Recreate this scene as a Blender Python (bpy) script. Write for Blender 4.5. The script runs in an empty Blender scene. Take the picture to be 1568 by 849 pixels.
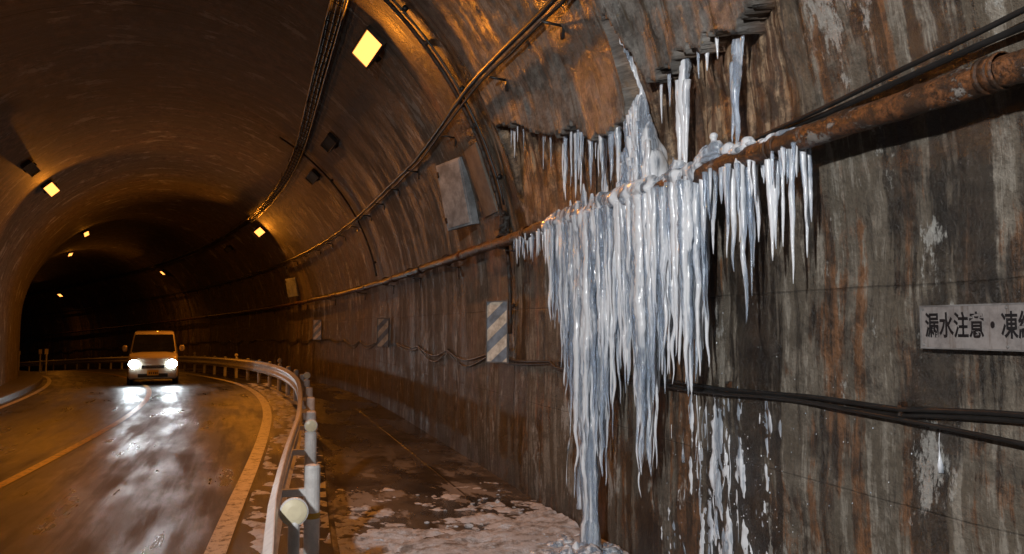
import bpy, math, random, bmesh
import numpy as np
from mathutils import Vector, Matrix, noise
random.seed(7)
rnd=random.random
def U(a,b): return a+(b-a)*random.random()
scene=bpy.context.scene
S0=15.0;R=80.0;UC=-1.6;RR=4.25;HS=2.0
# ---------------------------------------------------------------- tunnel coordinates
def P(s,u,h):
    if s<=S0: return Vector((u,s,h))
    th=(s-S0)/R
    return Vector((-R+(R+u)*math.cos(th),S0+(R+u)*math.sin(th),h-0.5*((s-S0)/30)**2))
def TH(s): return 0.0 if s<=S0 else (s-S0)/R
VT=2*HS+math.pi*RR
def prof(v,off=0.0):
    """arc length along lining -> (u,h); off>0 = towards the inside"""
    if v<=HS: return UC+RR-off, v
    if v<=HS+math.pi*RR:
        p=(v-HS)/RR; r=RR-off
        return UC+r*math.cos(p), HS+r*math.sin(p)
    return UC-RR+off, HS-(v-HS-math.pi*RR)
def v_of_h(h): return h if h<=HS else HS+RR*math.asin(min(1,(h-HS)/RR))
def wallu(h,off=0): return prof(v_of_h(h),off)[0]
_ulx=[-15,0,6.5,10,14.6,20,25,33,90];_uly=[-.55,-.5,-.27,.0,.25,.36,.34,.02,0.]
def ul(s): return float(np.mean(np.interp([s-2,s-1,s,s+1,s+2],_ulx,_uly)))
# ---------------------------------------------------------------- mesh builder
class MB:
    def __init__(self): self.v=[];self.f=[];self.m=[];self.sm=[]
    def add(self,vs,fs,mi=0,sm=False):
        b=len(self.v);self.v+= [tuple(x) for x in vs]
        for f in fs:
            self.f.append(tuple(i+b for i in f));self.m.append(mi);self.sm.append(sm)
    def box(self,M,sx,sy,sz,mi=0):
        vs=[M@Vector((x*sx/2,y*sy/2,z*sz/2)) for x in(-1,1) for y in(-1,1) for z in(-1,1)]
        self.add(vs,[(0,1,3,2),(4,6,7,5),(0,4,5,1),(2,3,7,6),(0,2,6,4),(1,5,7,3)],mi)
    def tube(self,pts,rad,n=10,mi=0,caps=True,wob=0):
        pts=[Vector(p) for p in pts];k=len(pts);vs=[]
        if not hasattr(rad,'__len__'): rad=[rad]*k
        up=None
        for i in range(k):
            t=(pts[min(i+1,k-1)]-pts[max(i-1,0)])
            if t.length<1e-9: t=Vector((0,0,1))
            t.normalize()
            if up is None:
                up=Vector((0,0,1)) if abs(t.z)<.9 else Vector((1,0,0))
            a=(up-t*up.dot(t)).normalized();b=t.cross(a);up=a
            for j in range(n):
                q=2*math.pi*j/n;r=rad[i]
                if wob: r*=1+wob*noise.noise(Vector((pts[i].x*9+math.cos(q)*1.3,pts[i].y*9+math.sin(q)*1.3,pts[i].z*9)))
                vs.append(pts[i]+(a*math.cos(q)+b*math.sin(q))*r)
        fs=[(i*n+j,i*n+(j+1)%n,(i+1)*n+(j+1)%n,(i+1)*n+j) for i in range(k-1) for j in range(n)]
        if caps: fs+=[tuple(reversed(range(n))),tuple(range((k-1)*n,k*n))]
        self.add(vs,fs,mi,True)
    def lathe(self,M,prf,n=20,mi=0):
        vs=[];k=len(prf)
        for r,z in prf:
            for j in range(n):
                q=2*math.pi*j/n;vs.append(M@Vector((r*math.cos(q),r*math.sin(q),z)))
        fs=[(i*n+j,i*n+(j+1)%n,(i+1)*n+(j+1)%n,(i+1)*n+j) for i in range(k-1) for j in range(n)]
        fs+=[tuple(reversed(range(n))),tuple(range((k-1)*n,k*n))]
        self.add(vs,fs,mi,False)
    def obj(self,name,mats,parent=None,bevel=0):
        me=bpy.data.meshes.new(name);me.from_pydata(self.v,[],self.f)
        for m in (mats if isinstance(mats,(list,tuple)) else [mats]): me.materials.append(m)
        me.polygons.foreach_set('material_index',self.m);me.polygons.foreach_set('use_smooth',self.sm);me.update()
        o=bpy.data.objects.new(name,me);scene.collection.objects.link(o)
        if parent: o.parent=parent
        if bevel:
            b=o.modifiers.new('Bevel','BEVEL');b.width=bevel;b.segments=2;b.limit_method='ANGLE'
        return o
def empty(name,loc=(0,0,0),rz=0):
    o=bpy.data.objects.new(name,None);scene.collection.objects.link(o);o.location=loc;o.rotation_euler=(0,0,rz);return o
def FR(s,u,h,rz=0):
    return Matrix.Translation(P(s,u,h))@Matrix.Rotation(TH(s)+rz,4,'Z')
I4=Matrix.Identity(4)
# ---------------------------------------------------------------- node helper
class NT:
    def __init__(self,name):
        self.mat=bpy.data.materials.new(name);self.mat.use_nodes=True
        self.t=self.mat.node_tree;self.n=self.t.nodes;self.l=self.t.links
        self.b=self.n['Principled BSDF']
    def new(self,t): return self.n.new(t)
    def put(self,sock,val):
        if isinstance(val,bpy.types.NodeSocket): self.l.new(val,sock)
        else:
            if isinstance(val,(tuple,list)) and len(val)==3 and sock.type=='RGBA': val=(*val,1)
            sock.default_value=val
    def uv(self): return self.new('ShaderNodeUVMap').outputs[0]
    def obj(self): return self.new('ShaderNodeTexCoord').outputs['Object']
    def geo(self): return self.new('ShaderNodeNewGeometry').outputs['Position']
    def sep(self,v):
        x=self.new('ShaderNodeSeparateXYZ');self.put(x.inputs[0],v);return x.outputs
    def comb(self,a,b,c=0.):
        x=self.new('ShaderNodeCombineXYZ');self.put(x.inputs[0],a);self.put(x.inputs[1],b);self.put(x.inputs[2],c);return x.outputs[0]
    def vs(self,v,s):
        x=self.new('ShaderNodeVectorMath');x.operation='MULTIPLY';self.put(x.inputs[0],v);x.inputs[1].default_value=s;return x.outputs[0]
    def va(self,v,w):
        x=self.new('ShaderNodeVectorMath');x.operation='ADD';self.put(x.inputs[0],v);self.put(x.inputs[1],w);return x.outputs[0]
    def noise(self,v,sc=1.,det=5,ro=.55,dist=0.):
        x=self.new('ShaderNodeTexNoise');self.put(x.inputs['Vector'],v);x.inputs['Scale'].default_value=sc
        x.inputs['Detail'].default_value=det;x.inputs['Roughness'].default_value=ro;x.inputs['Distortion'].default_value=dist
        return x.outputs[0]
    def m(self,op,a,b=0.,c=0.,clamp=False):
        x=self.new('ShaderNodeMath');x.operation=op;x.use_clamp=clamp
        self.put(x.inputs[0],a);self.put(x.inputs[1],b);self.put(x.inputs[2],c);return x.outputs[0]
    def ss(self,v,a,b,lo=0.,hi=1.):
        x=self.new('ShaderNodeMapRange');x.interpolation_type='SMOOTHSTEP';self.put(x.inputs[0],v)
        for i,q in enumerate((a,b,lo,hi)): x.inputs[i+1].default_value=q
        return x.outputs[0]
    def mix(self,f,a,b):
        x=self.new('ShaderNodeMix');x.data_type='RGBA';self.put(x.inputs[0],f);self.put(x.inputs[6],a);self.put(x.inputs[7],b);return x.outputs[2]
    def mul(self,f,a,b):
        x=self.new('ShaderNodeMix');x.data_type='RGBA';x.blend_type='MULTIPLY';self.put(x.inputs[0],f);self.put(x.inputs[6],a);self.put(x.inputs[7],b);return x.outputs[2]
    def bump(self,h,st=.5,d=.02,nrm=None):
        x=self.new('ShaderNodeBump');x.inputs['Strength'].default_value=st;x.inputs['Distance'].default_value=d;self.put(x.inputs['Height'],h)
        if nrm: self.put(x.inputs['Normal'],nrm)
        return x.outputs[0]
    def set(self,**k):
        for a,v in k.items():
            self.put(self.b.inputs[{'col':'Base Color','ro':'Roughness','me':'Metallic','nrm':'Normal','tr':'Transmission Weight','ior':'IOR','em':'Emission Color','es':'Emission Strength','sp':'Specular IOR Level','ss':'Subsurface Weight','coat':'Coat Weight'}[a]],v)
        return self.mat
# ---------------------------------------------------------------- materials
def mat_concrete():
    t=NT('wet_stained_concrete');uv=t.uv();x=t.sep(uv);s,v=x[0],x[1]
    wob=t.noise(t.vs(uv,(1.6,1.3,0)),1,3)
    s2=t.m('ADD',s,t.m('MULTIPLY',t.m('SUBTRACT',wob,.5),.12))
    near=t.ss(s,12,7);wallz=t.ss(v,6.0,4.2)
    Mac=t.noise(t.vs(t.va(uv,(4,9,0)),(1.2,.9,0)),1,7,.72)
    mk=t.m('MULTIPLY',t.m('SUBTRACT',Mac,.5),1.0)
    A=t.noise(t.comb(t.m('MULTIPLY',s2,2.2),t.m('MULTIPLY',v,.13)),1,7,.70)
    B=t.noise(t.comb(t.m('MULTIPLY',s2,12),t.m('MULTIPLY',v,.75),3.),1,6,.74)
    C=t.noise(t.comb(t.m('MULTIPLY',s2,3.6),t.m('MULTIPLY',v,.2),9.),1,7,.72)
    fine=t.noise(uv,36,5,.78);blot=t.noise(t.va(uv,(5,3,0)),5.0,8,.76)
    base=t.mix(t.ss(blot,.38,.62),(.078,.066,.050),(.26,.228,.182))
    base=t.mix(t.ss(Mac,.60,.42),base,(.11,.089,.062))
    lime=t.m('MULTIPLY',t.ss(t.m('SUBTRACT',t.m('MULTIPLY_ADD',B,.75,t.m('MULTIPLY',blot,.25)),t.m('MULTIPLY',mk,.6)),.52,.60),t.m('MULTIPLY_ADD',near,.36,.14))
    base=t.mix(lime,base,(.42,.39,.33))
    rust=t.m('MULTIPLY',t.ss(t.m('ADD',C,t.m('MULTIPLY',mk,.8)),.49,.56),t.m('MULTIPLY_ADD',near,.5,.38))
    base=t.mix(rust,base,t.mix(t.ss(t.m('MULTIPLY_ADD',B,.5,t.m('MULTIPLY',blot,.5)),.44,.57),(.042,.020,.009),(.22,.095,.033)))
    dk=t.m('MULTIPLY',t.m('MAXIMUM',t.ss(t.m('ADD',A,t.m('MULTIPLY',mk,.35)),.495,.545),t.m('MULTIPLY',t.ss(t.m('SUBTRACT',B,t.m('MULTIPLY',mk,.8)),.47,.37),.7)),t.m('MULTIPLY_ADD',near,.32,.60))
    dk=t.m('MULTIPLY',dk,t.m('MULTIPLY_ADD',wallz,.6,.4))
    base=t.mix(dk,base,t.mix(t.ss(blot,.35,.65),(.006,.0045,.003),(.042,.030,.019)))
    pn=t.noise(t.vs(t.va(uv,(2.3,8.1,0)),(2.2,.9,0)),1,8,.76)
    base=t.mix(t.m('MULTIPLY',t.ss(pn,.57,.605),.75),base,(.42,.42,.39))
    a=t.new('ShaderNodeAttribute');a.attribute_name='spall';sp=a.outputs['Fac']
    spc=t.mix(t.ss(B,.43,.56),(.52,.36,.22),(.13,.052,.018))
    spc=t.mix(t.ss(blot,.56,.45,0,.75),spc,(.028,.014,.007))
    base=t.mix(t.m('MINIMUM',t.m('MULTIPLY',sp,1.5),.9),base,spc)
    a2=t.new('ShaderNodeAttribute');a2.attribute_name='lining';ln=a2.outputs['Fac']
    base=t.mix(t.m('MULTIPLY',ln,t.ss(B,.38,.48)),base,t.mix(t.ss(blot,.38,.62),(.085,.08,.072),(.27,.258,.235)))
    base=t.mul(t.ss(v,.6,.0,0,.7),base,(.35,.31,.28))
    fs=t.m('ABSOLUTE',t.m('SUBTRACT',t.m('FRACT',t.m('DIVIDE',t.m('ADD',s,.6),1.5)),.5))
    seam=t.ss(fs,.012,.0)
    big=t.ss(t.m('ABSOLUTE',t.m('SUBTRACT',s2,8.1)),.03,.0)
    hj=t.ss(t.m('ABSOLUTE',t.m('SUBTRACT',v,t.m('MULTIPLY_ADD',wob,.03,1.86))),.009,.0)
    hj2=t.ss(t.m('ABSOLUTE',t.m('SUBTRACT',v,t.m('MULTIPLY_ADD',wob,.02,.93))),.007,0.)
    sm=t.m('MAXIMUM',t.m('MAXIMUM',t.m('MULTIPLY',seam,t.ss(s,7,8.)),big),t.m('MAXIMUM',t.m('MULTIPLY',hj,.5),t.m('MULTIPLY',hj2,.4)))
    base=t.mix(t.m('MULTIPLY',sm,t.ss(blot,.3,.6,.3,.9)),base,(.012,.010,.008))
    base=t.mul(.75,base,t.mix(fine,(.0,.0,.0),(1.95,1.95,1.95)))
    hgt=t.m('ADD',t.m('MULTIPLY',fine,.65),t.m('ADD',t.m('MULTIPLY',blot,t.m('MULTIPLY_ADD',wallz,.9,.4)),t.m('MULTIPLY',B,t.m('MULTIPLY',wallz,.3))))
    hgt=t.m('SUBTRACT',hgt,t.m('MULTIPLY',sm,.6))
    wet=t.m('MULTIPLY',t.m('MAXIMUM',dk,t.m('MULTIPLY',rust,.8)),t.m('MULTIPLY_ADD',wallz,.75,.25))
    ro=t.m('SUBTRACT',.80,t.m('MULTIPLY',wet,.56))
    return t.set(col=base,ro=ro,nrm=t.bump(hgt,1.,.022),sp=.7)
def mat_asphalt():
    t=NT('wet_asphalt');p=t.uv()
    f=t.noise(p,80,3,.75);g=t.noise(t.vs(p,(.5,1.6,1)),1.0,5,.6);g2=t.noise(t.vs(p,(.22,3,1)),1.5,6,.68)
    col=t.mix(t.ss(g,.35,.65),(.012,.012,.013),(.032,.030,.028))
    col=t.mix(t.m('MULTIPLY',t.ss(g2,.52,.64),.5),col,(.075,.07,.062))
    col=t.mul(.7,col,t.mix(f,(.1,.1,.1),(1.9,1.9,1.9)))
    ro=t.m('ADD',t.ss(g,.37,.61,.27,.44),t.ss(g2,.46,.66,0,.18))
    h=t.m('ADD',t.m('MULTIPLY',f,.9),t.m('MULTIPLY',g2,.3))
    return t.set(col=col,ro=ro,nrm=t.bump(h,.6,.010),sp=.5)
def mat_walk():
    t=NT('wet_walkway_concrete');p=t.uv();x=t.sep(p)
    g=t.noise(p,1.3,7,.68);f=t.noise(p,60,4,.75);w=t.noise(t.vs(p,(.45,1.1,1)),1.2,5,.6)
    col=t.mix(t.ss(g,.38,.62),(.022,.018,.015),(.12,.105,.088))
    fr=t.m('MULTIPLY',t.ss(t.noise(t.vs(t.va(p,(3,1,0)),(.7,1.4,1)),1.5,8,.72),.52,.57),t.ss(x[0],13,6))
    col=t.mix(t.m('MULTIPLY',fr,.75),col,(.40,.39,.39))
    j=t.ss(t.m('ABSOLUTE',t.m('SUBTRACT',x[1],2.05)),.018,.0)
    j2=t.m('MULTIPLY',t.ss(t.m('ABSOLUTE',t.m('SUBTRACT',t.m('FRACT',t.m('DIVIDE',x[0],1.)),.5)),.012,.0),t.ss(x[1],2.04,2.06))
    jj=t.m('MAXIMUM',j,j2)
    col=t.mix(jj,col,(.006,.005,.005))
    col=t.mul(.6,col,t.mix(f,(.3,.3,.3),(1.5,1.5,1.5)))
    ro=t.m('ADD',t.ss(w,.4,.6,.12,.48),t.m('MULTIPLY',fr,.3))
    h=t.m('SUBTRACT',t.m('ADD',t.m('MULTIPLY',f,.4),t.m('ADD',g,t.m('MULTIPLY',fr,.6))),jj)
    return t.set(col=col,ro=ro,nrm=t.bump(h,.6,.015))
def mat_paint(name,c,wear=.5):
    t=NT(name);p=t.geo();n=t.noise(p,9,7,.75);n2=t.noise(p,70,3,.7)
    k=t.ss(t.m('ADD',t.m('MULTIPLY',n,.7),t.m('MULTIPLY',n2,.3)),wear-.06,wear+.06)
    col=t.mix(k,c,(.045,.04,.036));return t.set(col=col,ro=.4,nrm=t.bump(n2,.3,.006))
def mat_rust(name='rusty_pipe_metal',paint=(.22,.20,.18),amt=.5,dark=1.):
    t=NT(name);p=t.geo();n=t.noise(p,8,8,.74);n2=t.noise(p,42,5,.75);n3=t.noise(p,4.2,6,.7)
    col=t.mix(t.ss(n2,.34,.64),(.014,.007,.004),(.20*dark,.078*dark,.028*dark))
    col=t.mix(t.ss(n3,.45,.56),col,(.036,.020,.012))
    k=t.ss(n,amt,amt+.04);col=t.mix(k,col,paint)
    return t.set(col=col,ro=t.m('SUBTRACT',.62,t.m('MULTIPLY',n3,.45)),nrm=t.bump(t.m('ADD',t.m('MULTIPLY',n2,.7),k),1.,.012))
def mat_simple(name,c,ro=.5,me=0.,var=.4,sc=6):
    t=NT(name);p=t.geo();n=t.noise(p,sc,6,.7)
    col=t.mul(var,c,t.mix(t.ss(n,.3,.7),(.2,.17,.14),(1.25,1.22,1.2)))
    return t.set(col=col,ro=t.m('MULTIPLY_ADD',n,.3,ro-.15),me=me,nrm=t.bump(n,.25,.006))
def mat_ice(name='clear_white_ice',tr=.74,c1=(.64,.74,.87),c2=(.90,.93,.97)):
    t=NT(name);p=t.geo()
    st=t.noise(t.vs(p,(14,14,1.0)),1,5,.62);f=t.noise(t.vs(p,(.8,.8,1.5)),32,3,.6)
    k=t.ss(st,.41,.57)
    col=t.mix(k,c1,c2)
    h=t.m('ADD',t.m('MULTIPLY',f,.55),st)
    return t.set(col=col,ro=t.ss(f,.35,.65,.05,.2),tr=t.m('MULTIPLY',t.m('SUBTRACT',1.,t.m('MULTIPLY',k,.75)),tr),ior=1.31,nrm=t.bump(h,.45,.007),sp=.9)
def mat_emit(name,c,st):
    t=NT(name);return t.set(col=(.5,.5,.5),em=c,es=st,ro=.4)
def mat_snow():
    t=NT('dirty_slush');p=t.geo();n=t.noise(p,7,7,.72);f=t.noise(p,55,4,.75)
    col=t.mix(t.ss(n,.34,.54),(.26,.23,.21),(.78,.79,.82))
    return t.set(col=col,ro=.32,nrm=t.bump(t.m('ADD',n,f),1.,.022))
M_con=mat_concrete();M_asp=mat_asphalt();M_walk=mat_walk()
M_white=mat_paint('worn_white_paint',(.60,.56,.50),.55);M_yel=mat_paint('worn_yellow_paint',(.55,.32,.08),.54)
M_pipe=mat_rust(amt=.56);M_steel=mat_simple('galvanised_steel',(.28,.28,.28),.5,.4,.6)
M_rail=mat_simple('weathered_white_rail_paint',(.74,.74,.73),.42,.0,.35,6)
M_dark=mat_simple('black_cable_rubber',(.016,.016,.016),.4);M_bracket=mat_rust('rusty_bracket_metal',(.05,.045,.04),.5,.5)
M_hous=mat_simple('dark_lamp_housing',(.10,.085,.07),.5,.3,.6)
M_box=mat_simple('grey_painted_box',(.34,.38,.41),.45,.1,.6,5)
M_ice=mat_ice();M_snow=mat_snow()
M_sod=mat_emit('sodium_lamp_lens',(1,.34,.07),3.0)
M_lensoff=mat_simple('unlit_lamp_lens',(.12,.14,.15),.2)
# ---------------------------------------------------------------- tunnel lining
edge_x=[3.0,3.36,3.40,3.52,3.8,4.04,4.23,4.5,4.6,4.74,4.80,4.87,4.93,4.98,5.3,5.69,5.76,5.90,6.2,6.58,6.8,7.01,7.3,7.58]
edge_y=[3.6,3.42,3.38,3.28,3.32,3.33,3.33,3.26,3.33,3.62,3.80,3.78,3.3,3.16,3.13,3.16,3.26,3.34,3.3,3.43,3.52,3.61,3.66,3.73]
def edge(s):
    if s>7.62: return -1
    return float(np.interp(s,edge_x,edge_y))+.07*noise.noise(Vector((s*9,0,1)))+.05*noise.noise(Vector((s*27,5,1)))
def arr(*seg):
    o=[]
    for a,b,st in seg: o+=list(np.arange(a,b-1e-6,st))
    o.append(seg[-1][1]);return o
def dbase(s,v):
    d=.016*noise.noise(Vector((s*.7,v*.7,0)))
    if v<6 and 1<s<16: d+=.010*noise.noise(Vector((s*3,v*3,4)))+.004*noise.noise(Vector((s*14,v*9,2)))
    return d
sa=arr((-12,1.6,.4),(1.6,7.9,.019),(7.9,14,.05),(14,40,.25),(40,84,.5))
va=arr((0,4.9,.02),(4.9,VT,.2))
ns,nv=len(sa),len(va)
V=[];spl=[];lin=[]
for s in sa:
    e=edge(s)
    for v in va:
        u0,h0=prof(v)
        d=dbase(s,v)
        a=0.;l=0.
        if v<6 and 3.1<s<16:
            fade=max(0.,min(1.,(s-3.15)/.35))
            if h0<e:
                q=(e-h0); a=max(0.,1-q/1.25)
                side=min(1,(7.62-s)/.05) if s>7.4 else 1
                a*=side*fade
                rough=.5+.5*noise.noise(Vector((s*5,v*4,7)))
                aa=max(0.,1-q/.95)*side*fade
                d-= aa*(.10+.05*rough)+ .03*aa*noise.noise(Vector((s*14,v*6,3)))
            elif e>0:
                l=max(0.,1-(h0-e)/1.6)*fade
                d+=(.04*max(0,1-(h0-e)/.4)+.006*noise.noise(Vector((s*8,v*8,9))))*fade
        u,h=prof(v,d) if h0>0 or v>5 else (u0-d,0)
        V.append(P(s,u,h));spl.append(a);lin.append(l)
F=[(i*nv+j,i*nv+j+1,(i+1)*nv+j+1,(i+1)*nv+j) for i in range(ns-1) for j in range(nv-1)]
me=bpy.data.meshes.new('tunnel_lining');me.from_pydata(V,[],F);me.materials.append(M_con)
uvl=me.uv_layers.new(name='UVMap')
li=np.empty(len(me.loops),dtype=np.int32);me.loops.foreach_get('vertex_index',li)
uvarr=np.stack([np.array(sa)[li//nv],np.array(va)[li%nv]],1).astype(np.float32);uvl.data.foreach_set('uv',uvarr.ravel())
for nm,dat in(('spall',spl),('lining',lin)):
    at=me.attributes.new(nm,'FLOAT','POINT');at.data.foreach_set('value',np.array(dat,dtype=np.float32))
me.polygons.foreach_set('use_smooth',[True]*len(F));me.update()
tun=bpy.data.objects.new('tunnel_wall_and_vault',me);scene.collection.objects.link(tun)
# ---------------------------------------------------------------- ground strips
def strip(name,fa,fb,z,mat,s0=-12,s1=84,st=.5,nu=2,zf=None,parent=None):
    ss=arr((s0,s1,st));vs=[];uvs=[]
    for s in ss:
        a,b=fa(s),fb(s)
        for k in range(nu):
            u=a+(b-a)*k/(nu-1);vs.append(P(s,u,z+(zf(s,u) if zf else 0)));uvs.append((s,u))
    fs=[(i*nu+j,i*nu+j+1,(i+1)*nu+j+1,(i+1)*nu+j) for i in range(len(ss)-1) for j in range(nu-1)]
    fs=[tuple(reversed(f)) for f in fs]
    me=bpy.data.meshes.new(name);me.from_pydata(vs,[],fs);me.materials.append(mat)
    uvl=me.uv_layers.new(name='UVMap')
    for lp in me.loops: uvl.data[lp.index].uv=uvs[lp.vertex_index]
    me.polygons.foreach_set('use_smooth',[True]*len(fs));me.update()
    o=bpy.data.objects.new(name,me);scene.collection.objects.link(o)
    if parent: o.parent=parent
    return o
strip('road',lambda s:-5.95,lambda s:2.75,0,M_asp,nu=8)
strip('walkway',lambda s:ul(s)+.86,lambda s:2.72,.006,M_walk,nu=4)
strip('edge_line',lambda s:ul(s)-.08,lambda s:ul(s)+.08,.005,M_white,st=.4)
strip('centre_line',lambda s:ul(s)-2.59,lambda s:ul(s)-2.47,.005,M_yel,st=.4)
strip('far_edge_line',lambda s:-4.98,lambda s:-4.86,.005,M_white,st=.4)
mb=MB();ss=arr((-12,84,.5));pf=[(-5.12,-.01),(-5.13,.13),(-5.16,.15),(-5.9,.16)]
vs=[P(s,u,h) for s in ss for u,h in pf];n=4
mb.add(vs,[(i*n+j,(i+1)*n+j,(i+1)*n+j+1,i*n+j+1) for i in range(len(ss)-1) for j in range(3)])
mb.obj('kerb',mat_simple('kerb_concrete',(.11,.10,.085),.5,0,.6,3))
# ---------------------------------------------------------------- guard rail
gr=empty('guard_rail');mb=MB()
def bo(s): return .56-.10*max(0.,min(1.,(9.5-s)/4.5))
ss=arr((-3,84,.4))
prfl=[(.0,.36),(.012,.375),(-.045,.42),(-.045,.46),(.0,.505),(.0,.55),(-.045,.595),(-.045,.635),(.012,.68),(.0,.695)]
prfl=prfl+[(u+.006,h) for u,h in reversed(prfl)];n=len(prfl)
vs=[P(s,ul(s)+bo(s)+u,h) for s in ss for u,h in prfl]
mb.add(vs,[(i*n+j,i*n+(j+1)%n,(i+1)*n+(j+1)%n,(i+1)*n+j) for i in range(len(ss)-1) for j in range(n)],0)
mb.obj('beam',M_rail,gr)
mb=MB();M_cream=mat_simple('reflector_cream',(.80,.72,.50),.35,0,.2);M_yb=mat_simple('yellow_band',(.6,.38,.04),.5)
s=5.9
while s<80:
    M=FR(s,ul(s)+.69,0)
    mb.lathe(M,[(.055,-.02),(.055,.30),(.058,.30),(.058,.345)],18,0)
    mb.lathe(M,[(.0565,.345),(.0565,.385)],18,1)
    mb.lathe(M,[(.055,.385),(.055,.70),(.048,.715),(.02,.722)],18,0)
    w=.66-bo(s);mb.box(FR(s,ul(s)+.665-w/2,.53),w,.05,.05,0)
    s+=1.85
mb.obj('posts',[M_rail,M_yb],gr)
mb=MB()
def delin(s,u,h,r,zb):
    mb.lathe(FR(s,u,0),[(r*.42,zb),(r*.42,h-r*.9),(r*.3,h-r*.6)],14,0)
    M=FR(s,u,h)@Matrix.Rotation(math.radians(90),4,'X')
    mb.lathe(M,[(r,-.015),(r*1.04,0),(r,.015)],28,0)
    mb.lathe(M,[(r*.93,.0155),(r*.9,.022),(r*.5,.03),(.002,.032)],28,1)
delin(4.75,.235,.65,.078,.02);delin(7.75,ul(7.75)+.69,.77,.058,.70)
for s in(15.15,22.55,30.,37.4,45.): delin(s,ul(s)+.69,.80,.06,.70)
mb.obj('reflectors',[M_rail,M_cream],gr)
# ---------------------------------------------------------------- rusty pipe
pp=empty('rusty_drain_pipe');mb=MB()
PU=2.44;PH=2.58
ss=arr((-4,8,.05),(8,80,.4))
mb.tube([P(s,PU+.006*math.sin(s*1.7),PH+.006*math.sin(s*2.3)) for s in ss],.055,16,0,wob=.22)
for s in(2.08,3.3,4.6,7.1,9.6,12.1,14.6,18,22,26,30,36,42):
    for ds in(-.03,.03):
        mb.tube([P(s+ds-.01,PU,PH),P(s+ds+.01,PU,PH)],.067,18,0)
    mb.tube([P(s-.04,PU,PH),P(s+.04,PU,PH)],.062,18,0)
mb.obj('pipe',M_pipe,pp)
mb=MB()
for s in(1.2,5.2,7.9,10.4,13,15.6,19,23,27,32):
    mb.tube([P(s,PU+.075*math.cos(a),PH+.075*math.sin(a)) for a in np.linspace(-2.6,2.6,12)],.008,6)
    mb.box(FR(s,(PU+2.66)/2+.05,PH-.09),.28,.045,.012);mb.box(FR(s,2.6,PH-.16),.02,.045,.16)
mb.obj('pipe_brackets',M_bracket,pp)
cb=empty('cable_bundle');mb=MB()
def wallcable(pts,r,n=8,m=0,off=.03,sag=0,step=.15):
    out=[];xs=[p[0] for p in pts];hs=[p[1] for p in pts]
    for s in arr((xs[0],xs[-1],step)):
        h=float(np.interp(s,xs,hs))+.012*noise.noise(Vector((s*1.5,r*300,off*50)))
        if sag and s>6.8: h+=.05-sag*abs(math.sin((s-6.8)*math.pi/2.15))*(.7+.5*math.sin(s*.7))
        out.append(P(s,wallu(h,off),h))
    mb.tube(out,r,n,m)
wallcable([(-4,2.76),(2,2.74),(3.0,2.70),(3.7,2.69),(5,2.68)],.014,off=.06)
wallcable([(-4,2.83),(2,2.79),(3.1,2.71),(3.9,2.66)],.012,off=.09)
mb.obj('thin_cables',M_dark,cb)
uc=empty('overhead_cable_run');mb=MB()
wallcable([(-4,4.5),(3,4.2),(5.1,4.05),(7.4,4.10),(10.6,3.97),(17,4.0),(80,4.0)],.022,off=.12,step=.4)
wallcable([(-4,4.47),(3,4.16),(5.1,4.01),(7.4,4.06),(10.6,3.93),(17,3.96),(80,3.96)],.013,off=.10,step=.4)
mb.obj('cables',M_dark,uc);mb=MB()
for s in [5.5,6.9,9.0,11.2,12.8,14.4]+[16+1.8*i for i in range(20)]:
    h=4.03 if s<7 else 3.97
    a=P(s,wallu(h-.06,-.02),h-.06);b=P(s,wallu(h-.06,.18),h-.045);mb.tube([a,b],.011,6)
    mb.box(FR(s,wallu(h-.1,.01),h-.08),.02,.04,.16)
mb.obj('arms',M_dark,uc)
tr=empty('cable_tray');mb=MB()
tu,th_=.83,5.34
for du in(-.08,.08):
    mb.tube([P(s,tu+du,th_-du*.5) for s in arr((-4,80,.5))],.016,4)
for s in arr((-3.9,78,.3)): mb.tube([P(s,tu-.08,th_+.04),P(s,tu+.08,th_-.04)],.007,4)
for s in arr((-3,78,1.8)):
    for du in(-.09,.09): mb.tube([P(s,tu+du,th_-.03),P(s,tu+du+.04,th_+.3)],.008,5)
for k,du in enumerate((-.05,.0,.05)): mb.tube([P(s,tu+du+.008*math.sin(s*1.3+k),th_+.035-du*.5) for s in arr((-4,80,.5))],.018,6)
mb.obj('ladder_tray',M_dark,tr)
lc=empty('low_wall_cable');mb=MB()
mb_pts=[(-4,1.42),(1,1.40),(2.2,1.385),(2.74,1.345),(3.3,1.35),(4.05,1.33),(4.6,1.335),(5.6,1.33),(6.75,1.325),(8.8,1.33),(14,1.31),(26,1.32),(80,1.3)]
wallcable(mb_pts,.012,sag=.11);wallcable([(a,b-.02) for a,b in mb_pts],.009,off=.025,sag=.17)
wallcable([(-4,1.15),(1.5,1.24),(2.2,1.285),(2.74,1.31),(3.4,1.33),(4.05,1.31),(6,1.30)],.009,off=.05)
mb.obj('cables',M_dark,lc);mb=MB()
for s in(2.74,4.05,6.75,8.95,11.1,13.25): mb.box(FR(s,2.635,1.35),.04,.02,.06)
mb.obj('clips',M_bracket,lc)
def arch_conduit(s,v0,v1,r,name,box=True):
    e=empty(name);mb=MB()
    pts=[P(s,*prof(v,.05)) for v in np.linspace(v0,v1,40)]
    mb.tube(pts,r,10)
    for v in np.arange(v0+.3,v1,1.0):
        u,h=prof(v,.03);mb.tube([P(s-.05,u,h),P(s+.05,u,h)],.03,6)
    mb.obj('conduit',M_dark if r<.02 else M_bracket,e)
    if box:
        mb=MB();u,h=prof(2.78,.07);mb.box(FR(s,u,h),.12,.17,.22);mb.lathe(FR(s,u,h-.2),[(.03,0),(.03,.1)],10);mb.obj('junction_box',M_bracket,e,.008)
arch_conduit(8.12,1.62,7.0,.026,'wall_conduit');arch_conduit(7.97,3.0,7.0,.012,'wall_conduit',False)
arch_conduit(17.2,2.8,6.5,.02,'wall_conduit',False)
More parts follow.
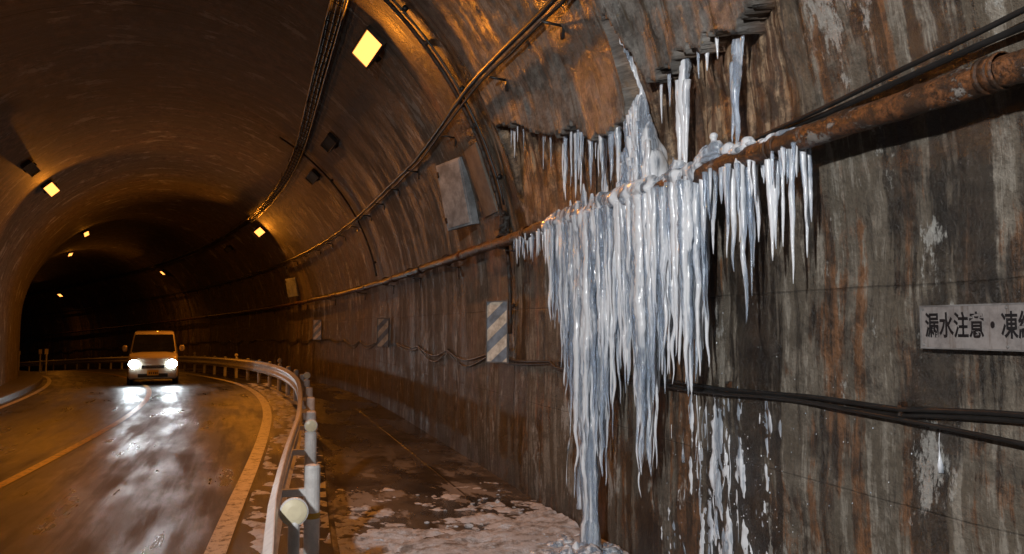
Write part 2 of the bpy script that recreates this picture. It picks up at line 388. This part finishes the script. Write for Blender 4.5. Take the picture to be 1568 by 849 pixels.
# ---------------------------------------------------------------- lamps
def tunnel_lamp(s,right,lit,power=70,h=5.1,k=1.,tilt=18):
    v=v_of_h(h);v=v if right else VT-v
    u,hh=prof(v,.08);p=(v-HS)/RR
    nrm=Vector((-math.cos(p),0,-math.sin(p)))
    Rz=Matrix.Rotation(TH(s),4,'Z')
    z=(Rz@nrm).normalized();y=(Rz@Vector((0,1,0)));x=y.cross(z)
    M=Matrix((( x.x,y.x,z.x,0),(x.y,y.y,z.y,0),(x.z,y.z,z.z,0),(0,0,0,1)));M.translation=P(s,u,hh)
    M=M@Matrix.Rotation(math.radians(tilt),4,'X')
    e=empty('tunnel_lamp');mb=MB();T=Matrix.Translation
    w,l=.28*k,.58*k
    mb.box(M,w,l,.10,0)
    for q in(-1,1):
        mb.box(M@T((q*(w/2-.01),0,.06)),.02,l,.03,0);mb.box(M@T((0,q*(l/2-.01),.06)),w-.04,.02,.03,0)
        mb.box(M@T((0,q*l*.32,-.085)),w*1.25,.04,.08,0)
    mb.obj('housing',M_hous,e,.006)
    mb=MB();mb.box(M@T((0,0,.053)),w-.05,l-.05,.012,0);mb.obj('lens',M_sod if lit else M_lensoff,e)
    if lit:
        L=bpy.data.lights.new('sodium_bulb','AREA');L.shape='ELLIPSE';L.size=.10;L.size_y=.34;L.energy=power;L.color=(1,.305,.022)
        o=bpy.data.objects.new('sodium_bulb',L);scene.collection.objects.link(o);o.parent=e
        o.matrix_world=M@T((0,0,.075))@Matrix.Rotation(math.pi,4,'X')
for s,p in((9.4,125),(28.2,165)): tunnel_lamp(s,True,True,p)
tunnel_lamp(45.5,True,True,70,tilt=-4);tunnel_lamp(62,True,True,30,tilt=0)  # the farther lamp is added out of sight to soften the dark far edge
for s,p in((21.8,125),(3.,14)): tunnel_lamp(s,False,True,p)
for s in(14.6,18.,34.): tunnel_lamp(s,True,False,k=.8)
for s in(19.1,): tunnel_lamp(s,False,False,k=.8)
tunnel_lamp(35.3,False,True,20,h=5.6,k=.8);tunnel_lamp(47.7,False,True,20,h=6.1,k=.8)
# ---------------------------------------------------------------- wall boxes and boards
def wallbox(name,s,h0,h1,w,d,mat,tilt=0):
    hm=(h0+h1)/2;v=v_of_h(hm);u,h=prof(v,d/2+.08);p=max(0,(v-HS)/RR)
    e=empty(name);M=FR(s,u,h)@Matrix.Rotation(-p*.6,4,'Y')@Matrix.Rotation(tilt,4,'Z')
    mb=MB();mb.box(M,d,w,(h1-h0),0)
    mb.box(M@Matrix.Translation((-d/2-.006,0,0)),.01,w*.93,(h1-h0)*.94,0)
    for z in(-.35,.35):
        mb.box(M@Matrix.Translation((-d/2-.015,w*.43,z*(h1-h0))),.02,.03,.07,1)
        mb.box(M@Matrix.Translation((d/2+.04,0,z*(h1-h0))),.11,w*.8,.05,1)
    mb.obj('cabinet',[mat,M_bracket],e,.008);return e
wallbox('grey_equipment_box',9.28,2.93,3.74,.48,.12,M_box,.42)
wallbox('grey_equipment_box',28.2,2.84,3.5,.6,.1,M_box,.4)
mb=MB();v=v_of_h(3.35);u,h=prof(v,.02);mb.box(FR(8.6,u,h)@Matrix.Rotation(-(v-HS)/RR,4,'Y'),.03,.5,.8);mb.obj('wall_cover_plate',mat_simple('weathered_plate',(.17,.15,.125),.6,0,.6,4),None,.005)
def mat_stripe():
    t=NT('diagonal_stripe_board');x=t.sep(t.obj());q=t.m('FRACT',t.m('MULTIPLY',t.m('ADD',x[2],t.m('MULTIPLY',x[1],.75)),3.9))
    n=t.noise(t.obj(),9,7,.7);k=t.m('GREATER_THAN',q,.52)
    col=t.mix(k,(.80,.72,.60),(.26,.31,.37));col=t.mul(.6,col,t.mix(t.ss(n,.3,.65),(.3,.24,.18),(1.2,1.2,1.2)))
    return t.set(col=col,ro=.4)
M_str=mat_stripe()
def board(s,h0,h1,w,tilt,name='striped_marker_board',u=2.52):
    e=empty(name);mb=MB();H=h1-h0
    mb.box(I4,.012,w,H,0);mb.obj('panel',M_str,e,.003)
    mb=MB()
    for y in(-w/2,w/2): mb.box(Matrix.Translation((0,y,0)),.024,.014,H+.014,0)
    for z in(-H/2,H/2): mb.box(Matrix.Translation((0,0,z)),.024,w-.014,.014,0)
    for z in(-H*.3,H*.3): mb.box(Matrix.Translation((.07,0,z)),.14,.04,.03,0)
    mb.obj('frame',M_steel,e)
    e.matrix_world=FR(s,u,(h0+h1)/2)@Matrix.Rotation(tilt,4,'Z')
board(8.32,1.31,1.97,.30,math.radians(32));board(16.3,1.28,1.86,.34,math.radians(32));board(25.1,1.35,1.95,.36,math.radians(30),'small_marker_board')
# ---------------------------------------------------------------- warning sign
sg=empty('leak_warning_sign',(2.612,2.21,1.697))
def mat_sign():
    t=NT('sign_face');n=t.noise(t.geo(),14,7,.7);st=t.noise(t.vs(t.geo(),(1,60,4)),1,5)
    col=t.mix(t.ss(n,.35,.7),(.27,.25,.24),(.16,.145,.14));col=t.mix(t.m('MULTIPLY',t.ss(st,.56,.7),.6),col,(.08,.05,.03));return t.set(col=col,ro=.42,me=.1)
mb=MB();mb.box(I4,.008,.80,.175);mb.obj('plate',mat_sign(),sg,.003)
mb=MB()
for y in(-.382,0.,.382):
    for z in(-.072,.072): mb.lathe(Matrix.Translation((-.004,y,z))@Matrix.Rotation(-math.pi/2,4,'Y'),[(.006,0),(.005,.004),(.001,.005)],10)
for y in(-.395,.395): mb.box(Matrix.Translation((-.0045,y,0)),.003,.006,.175)
for z in(-.0845,.0845): mb.box(Matrix.Translation((-.0045,0,z)),.003,.784,.006)
mb.obj('bolts_and_rim',M_steel,sg)
cu=bpy.data.curves.new('lettering','FONT');cu.body='漏水注意・凍結注意';cu.size=.094;cu.extrude=.0008;cu.offset=.0016;cu.align_x='LEFT';cu.align_y='CENTER'
tx=bpy.data.objects.new('lettering',cu);scene.collection.objects.link(tx);tx.parent=sg
tx.matrix_local=Matrix(((0,0,-1,-.0055),(-1,0,0,.372),(0,1,0,0.0),(0,0,0,1)))@Matrix.Diagonal((.74,1.12,1,1))
cu.materials.append(mat_simple('black_lettering',(.008,.008,.010),.5))
# ---------------------------------------------------------------- ICE
ice=empty('icicle_formation');mb=MB()
def icicle(x,y,ztop,L,r0,lean=0.,flat=1.):
    n=max(7,int(L/.032));n=min(n,60);k=8;vs=[];ph=U(0,50);pw=U(.55,1.0)
    dx=U(-.015,.015)*L;dy=U(-.02,.02)*L+lean;rf=U(60,95)
    for i in range(n+1):
        t=i/n;z=ztop-L*t
        r=r0*((1-t)**pw)*(1+.08*math.sin(z*rf+ph)+.30*noise.noise(Vector((ph,z*6,0)))+.14*noise.noise(Vector((z*20,ph,3))))+.0018
        cx=x+dx*t+.6*r0*noise.noise(Vector((z*5,ph,1)));cy=y+dy*t+.6*r0*noise.noise(Vector((ph,z*5,7)))
        for j in range(k):
            q=2*math.pi*j/k;rr=r*(1+.2*noise.noise(Vector((math.cos(q)*1.2,math.sin(q)*1.2,z*3+ph))))
            vs.append((cx+rr*math.cos(q),cy+rr*math.sin(q)*flat,z))
    fs=[(i*k+j,(i+1)*k+j,(i+1)*k+(j+1)%k,i*k+(j+1)%k) for i in range(n) for j in range(k)]
    fs+=[tuple(range(k)),tuple(reversed(range(n*k,n*k+k)))]
    mb.add(vs,fs,0,True)
ex=[3.08,3.16,3.2,3.33,3.45,3.5,3.56,3.66,3.74,3.8,4.0,4.04,4.1,4.3,4.45,4.55,4.71,4.78,4.85,4.97,5.05,5.1,5.2,5.3,5.45,5.6,5.7,5.8,5.98,6.1,6.2,6.34,6.42,6.6,6.8,7.1,7.46]
ey=[2.2,1.9,2.25,2.02,2.2,2.1,1.75,2.0,2.45,2.2,2.0,1.3,1.25,1.35,1.3,1.1,.60,.9,1.1,1.3,1.7,1.5,.85,.70,.5,.25,.25,.65,.95,1.1,1.4,1.65,2.0,2.35,2.25,2.35,2.3]
def env(s): return float(np.interp(s,ex,ey))
def fringe(s0,s1,n,kmin,kmax,pw=1.,rb=.008,rk=.016,umin=2.37,umax=2.51):
    for _ in range(n):
        s=U(s0,s1);L=(2.56-env(s))*(kmin+(kmax-kmin)*rnd()**pw)
        if L<.06: L=.06
        icicle(U(umin,umax),s,2.57-U(0,.03),L,rb+rk*L**.7*U(.6,1.5))
fringe(3.1,3.5,26,.2,1.,1.5,.007,.014);fringe(3.52,3.72,14,.25,1,1.3);fringe(3.78,4.03,18,.3,1,1.2)
fringe(4.03,5.0,100,.4,1.,.8,.009,.019);fringe(4.03,5.0,55,.15,.7,1)
fringe(5.10,6.4,150,.4,1.,.9,.009,.019);fringe(5.12,6.45,65,.15,.7,1)
fringe(6.45,7.5,46,.3,1,1.1,.006,.010)
for s,tip,r in((4.71,.60,.065),(4.66,1.0,.055),(4.8,.95,.05),(4.1,1.3,.036),(4.3,1.35,.045),(4.45,1.4,.04),(4.92,1.3,.05),(3.56,1.72,.028),(3.16,1.9,.02),(3.33,2.02,.02),(5.3,.76,.045),(5.42,.6,.05),(5.5,.35,.05),(5.98,1.0,.045),(5.85,.8,.04),(5.76,.6,.045),(6.34,1.68,.03),(5.14,1.5,.045)):
    icicle(2.42,s,2.58,2.58-tip,r)
for s,r,t in((5.62,.07,.0),(5.68,.06,.0),(5.55,.055,.05),(5.74,.045,.3),(5.64,.05,.05)):
    zs=np.linspace(2.58,t,60);ph=U(0,9)
    mb.tube([(2.42+.02*noise.noise(Vector((z*2,ph,0))),s+.05*noise.noise(Vector((ph,z*2,0))),z) for z in zs],[r*(.65+.35*(z/2.6))*(1+.3*noise.noise(Vector((ph,z*7,5)))) if z>.25 else r*(.85+1.3*(.25-z)) for z in zs],12,wob=.35)
for _ in range(46):
    s=U(5.1,6.4) if rnd()<.8 else U(6.4,7.3);e=edge(s);L=U(.1,.6)*(.6 if s>6.4 else 1);icicle(wallu(e-.02,-.05)+U(-.03,.04),s,e+.03,L,.005+.014*L*U(.5,1.4))
for s,e1,L,r in((5.2,3.2,.5,.03),(5.32,3.18,.42,.025),(5.5,3.2,.5,.025),(5.05,3.2,.5,.03),(5.7,3.22,.45,.024),(6.0,3.3,.55,.018)):
    icicle(wallu(3.15,0),s,e1,L,r)
for _ in range(60):
    t=rnd();hc=2.7+t*.52;w=(1-t)*.24+.05;s=4.85+U(-w,w);icicle(wallu(hc,.03+.13*(1-t)),s,hc,U(.15,.42),U(.012,.028))
for s,top,bot,r in((4.27,3.36,2.6,.042),(4.31,3.22,2.62,.032),(4.22,3.2,2.66,.025)): icicle(wallu(3.1,.02),s,top,top-bot,r)
for s,top,bot,r in((3.70,3.27,2.66,.032),(3.73,3.15,2.7,.022)): icicle(wallu(3.1,.02),s,top,top-bot,r)
for s,L in((3.6,.2),(3.85,.15),(4.05,.22),(4.4,.25),(4.5,.3),(3.95,.12)): icicle(wallu(3.25,0),s,edge(s)+.02,L,.012)
mb.obj('hanging_icicles',M_ice,ice)
mb=MB()
def blob(c,rx,ry,rz):
    bm=bmesh.new();bmesh.ops.create_icosphere(bm,subdivisions=2,radius=1)
    vs=[]
    for v in bm.verts:
        k=1+.25*noise.noise(v.co*1.7+Vector(c)*5);vs.append((c[0]+v.co.x*rx*k,c[1]+v.co.y*ry*k,c[2]+v.co.z*rz*k))
    mb.add(vs,[tuple(v.index for v in f.verts) for f in bm.faces],0,True);bm.free()
for i in range(110):
    t=rnd();hc=2.6+t*.56;w=(1-t)**.8*.21+.05
    s=4.85+U(-w,w);blob((wallu(hc,.02+.10*(1-t)*rnd()),s,hc),.035+.05*(1-t),U(.018,.038)+.010*(1-t),U(.07,.18))
for i in range(10): 
    t=i/9;blob((wallu(3.15+t*.55,-.06),4.82+.03*t,3.15+t*.52),.018,.014-.007*t,.06)
for i in range(150):
    s=U(4.0,6.5);r=U(.045,.078)*(1 if s>4.5 else .7);blob((PU+U(-.05,.03),s,PH+U(-.02,.05)),r*.95,r*U(.8,1.6),r*.85)
for i in range(45):
    s=U(3.15,4.0);r=U(.02,.04);blob((PU+U(-.04,.04),s,PH+U(.035,.06)),r,r*1.6,r*.6)
for s,hh,r in((3.92,2.68,.06),(3.86,2.70,.045),(3.98,2.66,.05),(3.55,2.66,.04),(3.62,2.64,.045),(3.88,2.77,.026),(3.73,2.66,.045),(4.27,2.66,.06),(3.7,2.5,.04)): blob((PU+.01,s,hh),r,r*1.2,r)
for i in range(40):
    s=U(6.4,7.3);r=U(.015,.035);blob((PU+U(-.03,.03),s,PH-U(.02,.05)),r,r*1.5,r*.8)
for i in range(110):
    s=U(4.08,6.3)
    if 4.98<s<5.12: continue
    z=PH-rnd()*.75*min(1.,(2.56-env(s))/1.3);k=1-(PH-z)*.5
    blob((PU+U(-.04,.05),s,z),U(.016,.03)*k,U(.022,.045)*k,U(.14,.30))
o=mb.obj('frozen_mass',M_ice,ice);md=o.modifiers.new('Remesh','REMESH');md.mode='VOXEL';md.voxel_size=.010;md.use_smooth_shade=True
sm=o.modifiers.new('Smooth','SMOOTH');sm.factor=.5;sm.iterations=2
mb=MB()
for i in range(110):
    a=U(0,6.28);q=rnd()**.7*.5;blob((2.33+math.cos(a)*q*.8,5.45+math.sin(a)*q*1.3,.0+.05*(1-q/.55)),U(.03,.09),U(.03,.10),U(.02,.06)*(1.6-q*1.8))
mb.obj('foot_mound',M_ice,ice)
mb=MB()
def trickle(s,h1,h0,w):
    n=int((h1-h0)/.03);ph=U(0,20)
    pts=[P(s+.12*noise.noise(Vector((i*.08,ph,0))),wallu(h1-i*.03)+.004,h1-i*.03) for i in range(n+1)]
    mb.tube(pts,[max(.0015,w*(.35+1.7*noise.noise(Vector((i*.27,ph,5))))) for i in range(n+1)],8,wob=.8)
for s,a,b,w in((4.1,1.3,0.0,.014),(4.0,1.35,.9,.014),(3.72,1.36,1.1,.014),(4.4,1.2,.5,.010),(6.6,1.9,.2,.008)): trickle(s,a,b,w)
for i in range(40):
    s=random.gauss(4.25,.25);a=U(.1,1.3);trickle(s,a,max(0,a-U(.1,.5)),U(.003,.009))
for i in range(14):
    s=random.gauss(3.7,.4);a=U(1.0,1.36);trickle(s,a,a-U(.06,.2),U(.004,.012))
mb.obj('frozen_trickles',M_ice,ice)
# thin ice glaze frozen onto the wall foot
mb=MB();gs=list(np.arange(3.7,4.9,.012));gh=list(np.arange(0.,1.32,.02));vs=[]
for s in gs:
    for h in gh:
        k=.5*noise.noise(Vector((s*9,h*1.6,1)))+.4*noise.noise(Vector((s*24,h*5,4)))+.25*noise.noise(Vector((s*50,h*22,8)))
        k+=.42*math.exp(-((s-4.2)/.22)**2)*(1-h*.42)-.30
        vs.append((2.65-dbase(s,h)-max(-.012,min(.028,k*.06))-.0,s,h))
m=len(gh);mb.add(vs,[(i*m+j,i*m+j+1,(i+1)*m+j+1,(i+1)*m+j) for i in range(len(gs)-1) for j in range(m-1)],0,True)
mb.obj('wall_glaze',mat_ice('glaze_ice',.6),ice)
mb=MB()
for i in range(300):
    s=random.gauss(3.9,.5);h=random.gauss(.9,.38)
    if not(1.8<s<6) or h<.05: continue
    r=U(.001,.0032)*(1.4 if rnd()<.1 else 1)
    bm=bmesh.new();bmesh.ops.create_icosphere(bm,subdivisions=1,radius=r);c=(2.655-U(0,.02),s,h)
    mb.add([(v.co.x+c[0],v.co.y*U(.8,1.3)+c[1],v.co.z*1.5+c[2]) for v in bm.verts],[tuple(v.index for v in f.verts) for f in bm.faces],0,True);bm.free()
mb.obj('frozen_water_drops',mat_ice('drop_ice',.5))
mb=MB()
for i in range(620):
    s=4.9+abs(random.gauss(0,1.2));u=2.5-abs(random.gauss(0,.9))
    if u<.8 or s>8.5: continue
    r=U(.004,.02)*(2.0 if rnd()<.14 else 1);bm=bmesh.new();bmesh.ops.create_icosphere(bm,subdivisions=1,radius=r)
    c=P(s,u,r*.4);q=U(0,9);vs=[v.co*(1+.8*noise.noise(v.co/r*1.3+Vector((q,i,0)))) for v in bm.verts]
    mb.add([(v.x*1.2+c.x,v.y+c.y,v.z*.7+c.z) for v in vs],[tuple(v.index for v in f.verts) for f in bm.faces],0,False);bm.free()
mb.obj('ice_rubble',M_snow)
def slz(s,u):
    k=.5*noise.noise(Vector((s*1.2,u*1.6,0)))+.4*noise.noise(Vector((s*4,u*4,3)))+.28*noise.noise(Vector((s*13,u*13,3)))+.18*noise.noise(Vector((s*34,u*34,3)))
    prox=max(0,1-abs(s-5.4)/2.6)*.6+max(0,1-math.hypot(s-5.5,u-2.2)/1.6)*.3
    return max(-.03,min(.045,(k+prox-.22)*.085))
strip('slush_patch',lambda s:ul(s)+.9,lambda s:2.64,.002,M_snow,4.2,8.6,.025,75,slz)
def slz2(s,u):
    k=.5*noise.noise(Vector((s*1.0,u*5,0)))+.35*noise.noise(Vector((s*4,u*7,3)))+.25*noise.noise(Vector((s*13,u*13,3)))
    return max(-.03,min(.02,(k-.12+.12*min(1,s/14))*.07))
strip('roadside_slush',lambda s:ul(s)+.12,lambda s:ul(s)+.85,.0,M_snow,5,26,.04,20,slz2)
# ---------------------------------------------------------------- CAR
car=empty('kei_car',P(28.6,-1.95,0),TH(28.6)+math.radians(-4));car.scale=(.97,1,.95)
M_cp=NT('cream_car_paint').set(col=(.66,.57,.44),ro=.28,coat=.6)
M_gl=NT('car_glass').set(col=(.01,.012,.014),ro=.05,sp=.8);M_bk=mat_simple('black_plastic',(.02,.02,.02),.5)
M_chr=mat_simple('chrome_trim',(.5,.5,.5),.25,.9,.1);M_pl=mat_simple('yellow_licence_plate',(.75,.45,.04),.4,0,.1)
M_hl=mat_emit('headlamp_lit',(.80,.95,1.),60)
secs=[(-1.70,.60,.30,.70,.74),(-1.66,.68,.24,.84,.88),(-1.55,.725,.20,.93,.97),(-1.25,.735,.19,1.0,1.04),(-.95,.737,.19,1.03,1.07),(0,.738,.19,1.04,1.08),(1.2,.738,.19,1.05,1.09),(1.6,.73,.22,1.04,1.08),(1.69,.69,.28,1.0,1.02)]
mb=MB();vs=[]
for y,w,z0,zb,zt in secs:
    ring=[(-w*.9,z0),(-w*.985,z0+.08),(-w,z0+(zb-z0)*.55),(-w*.97,zb-.05),(-w*.9,zb),(-w*.5,zt),(w*.5,zt),(w*.9,zb),(w*.97,zb-.05),(w,z0+(zb-z0)*.55),(w*.985,z0+.08),(w*.9,z0)]
    vs+=[(x,y,z) for x,z in ring]
n=12;k=len(secs)
mb.add(vs,[(i*n+j,(i+1)*n+j,(i+1)*n+(j+1)%n,i*n+(j+1)%n) for i in range(k-1) for j in range(n)]+[tuple(range(n)),tuple(reversed(range((k-1)*n,k*n)))],0,True)
mb.obj('body',M_cp,car,.02)
mb=MB();g=[(-1.02,.68,1.03),(-.50,.60,1.66),(-.30,.595,1.715),(.6,.60,1.74),(1.35,.60,1.71),(1.5,.61,1.64),(1.66,.68,1.05)]
base=[(-1.02,.69,1.03),(-.86,.70,1.05),(-.6,.705,1.06),(.6,.705,1.07),(1.35,.70,1.07),(1.55,.69,1.06),(1.66,.68,1.04)]
vs=[]
for (y1,w1,z1),(y2,w2,z2) in zip(base,g):
    vs+=[(-w1,y1,z1),(-w2,y2,z2-.04),(-w2*.9,y2,z2),(w2*.9,y2,z2),(w2,y2,z2-.04),(w1,y1,z1)]
n=6;k=len(g);mb.add(vs,[(i*n+j,(i+1)*n+j,(i+1)*n+j+1,i*n+j+1) for i in range(k-1) for j in range(n-1)]+[(0,1,2,3,4,5)],0,True)
mb.obj('cabin',M_cp,car)
mb=MB()
def quad(p,mi=0): mb.add(p,[(0,1,2,3)],mi)
quad([(-.64,-1.035,1.07),(.64,-1.035,1.07),(.565,-.555,1.625),(-.565,-.555,1.625)])
for sx in(-1,1):
    quad([(sx*.712,-.72,1.12),(sx*.712,.0,1.12),(sx*.615,.0,1.60),(sx*.62,-.42,1.60)]);quad([(sx*.712,.08,1.12),(sx*.712,.8,1.12),(sx*.617,.8,1.61),(sx*.617,.08,1.61)]);quad([(sx*.712,.88,1.14),(sx*.708,1.4,1.16),(sx*.622,1.3,1.6),(sx*.617,.88,1.61)])
mb.obj('windows',M_gl,car)
mb=MB()
T=Matrix.Translation
mb.box(T((0,-1.685,.60)),.66,.05,.10,0)
mb.box(T((0,-1.70,.33)),.86,.05,.12,0)
mb.box(T((0,-1.03,1.045)),1.2,.06,.03,0)
for sx in(-1,1):
    for wy in(-1.15,1.2):
        M=T((sx*.66,wy,.27))@Matrix.Rotation(math.pi/2,4,'Y');mb.lathe(M,[(.26,-.08),(.275,-.06),(.275,.06),(.26,.08)],26,0)
    mb.box(T((sx*.76,-.72,1.10)),.08,.05,.05,0)
mb.obj('trim_and_tyres',M_bk,car,.01)
mb=MB()
mb.box(T((0,-1.712,.615)),.5,.02,.018,0);mb.box(T((0,-1.715,.575)),.6,.02,.012,0)
for sx in(-1,1):
    for wy in(-1.15,1.2):
        M=T((sx*.70,wy,.27))@Matrix.Rotation(math.pi/2,4,'Y');mb.lathe(M,[(.17,-.05),(.17,.05)],18,0)
mb.obj('grille_bars_and_wheels',M_chr,car)
mb=MB()
for sx in(-1,1): mb.lathe(T((sx*.845,-.72,1.17))@Matrix.Scale(1.45,4,(0,0,1)),[(.05,-.07),(.075,-.04),(.078,.04),(.05,.07)],14)
mb.obj('mirrors',M_cp,car,.01)
mb=MB();mb.box(T((0,-1.74,.42)),.33,.015,.165);mb.obj('licence_plate',M_pl,car)
mb=MB();
for i,x in enumerate((-.1,-.045,.02,.075,.12)): mb.box(T((x,-1.749,.405)),.03,.004,.07)
mb.obj('plate_digits',M_bk,car)
mb=MB()
for sx in(-1,1):
    M=T((sx*.545,-1.66,.70))@Matrix.Rotation(math.pi/2,4,'X');mb.lathe(M@Matrix.Scale(1.15,4,(1,0,0)),[(.15,-.02),(.15,.03),(.13,.05)],20)
mb.obj('headlamp_shells',M_chr,car)
mb=MB()
for sx in(-1,1):
    M=T((sx*.545,-1.712,.70))@Matrix.Rotation(math.pi/2,4,'X');mb.lathe(M@Matrix.Scale(1.15,4,(1,0,0)),[(.135,0),(.12,.02),(.02,.03)],18)
mb.obj('headlamps',M_hl,car)
for sx in(-1,1):
    L=bpy.data.lights.new('headlamp_beam','SPOT');L.energy=110;L.spot_size=math.radians(75);L.spot_blend=1.;L.color=(.85,.93,1);L.shadow_soft_size=.09
    o=bpy.data.objects.new('headlamp_beam',L);scene.collection.objects.link(o);o.parent=car;o.location=(sx*.545,-1.80,.70)
    o.rotation_euler=(math.radians(90-5),0,math.radians(180))
mb=MB()
for s,u in((40,-4.9),(47,-4.9),(36,-4.95)):
    mb.lathe(FR(s,u,.1),[(.03,0),(.03,.8)],8,0);mb.box(FR(s,u,.98),.12,.02,.2,1)
mb.obj('delineator_posts',[M_rail,M_cream])
# ---------------------------------------------------------------- lights / world / camera
L=bpy.data.lights.new('camera_light_standin','SPOT');L.energy=1750;L.color=(.98,.975,.97);L.spot_size=math.radians(80);L.spot_blend=.85;L.shadow_soft_size=.10  # added off-frame spot, stands in for the unseen light used at the camera
o=bpy.data.objects.new('camera_light_standin',L);scene.collection.objects.link(o);o.location=(-2.6,-1.2,3.6)
o.rotation_euler=(Vector((2.6,4.1,1.8))-o.location).to_track_quat('-Z','Y').to_euler()
w=bpy.data.worlds.new('World');scene.world=w;w.use_nodes=True;w.node_tree.nodes['Background'].inputs[0].default_value=(.03,.04,.06,1);w.node_tree.nodes['Background'].inputs[1].default_value=.15
cd=bpy.data.cameras.new('camera');cam=bpy.data.objects.new('camera',cd);scene.collection.objects.link(cam)
cd.sensor_width=36;cd.lens=28.0;cd.clip_end=500;cd.clip_start=.05;cam.location=(0,0,1.7)
cam.rotation_euler=(math.radians(93.54),0,math.radians(-17.9));scene.camera=cam
scene.view_settings.view_transform='Standard';scene.view_settings.look='None';scene.view_settings.exposure=0
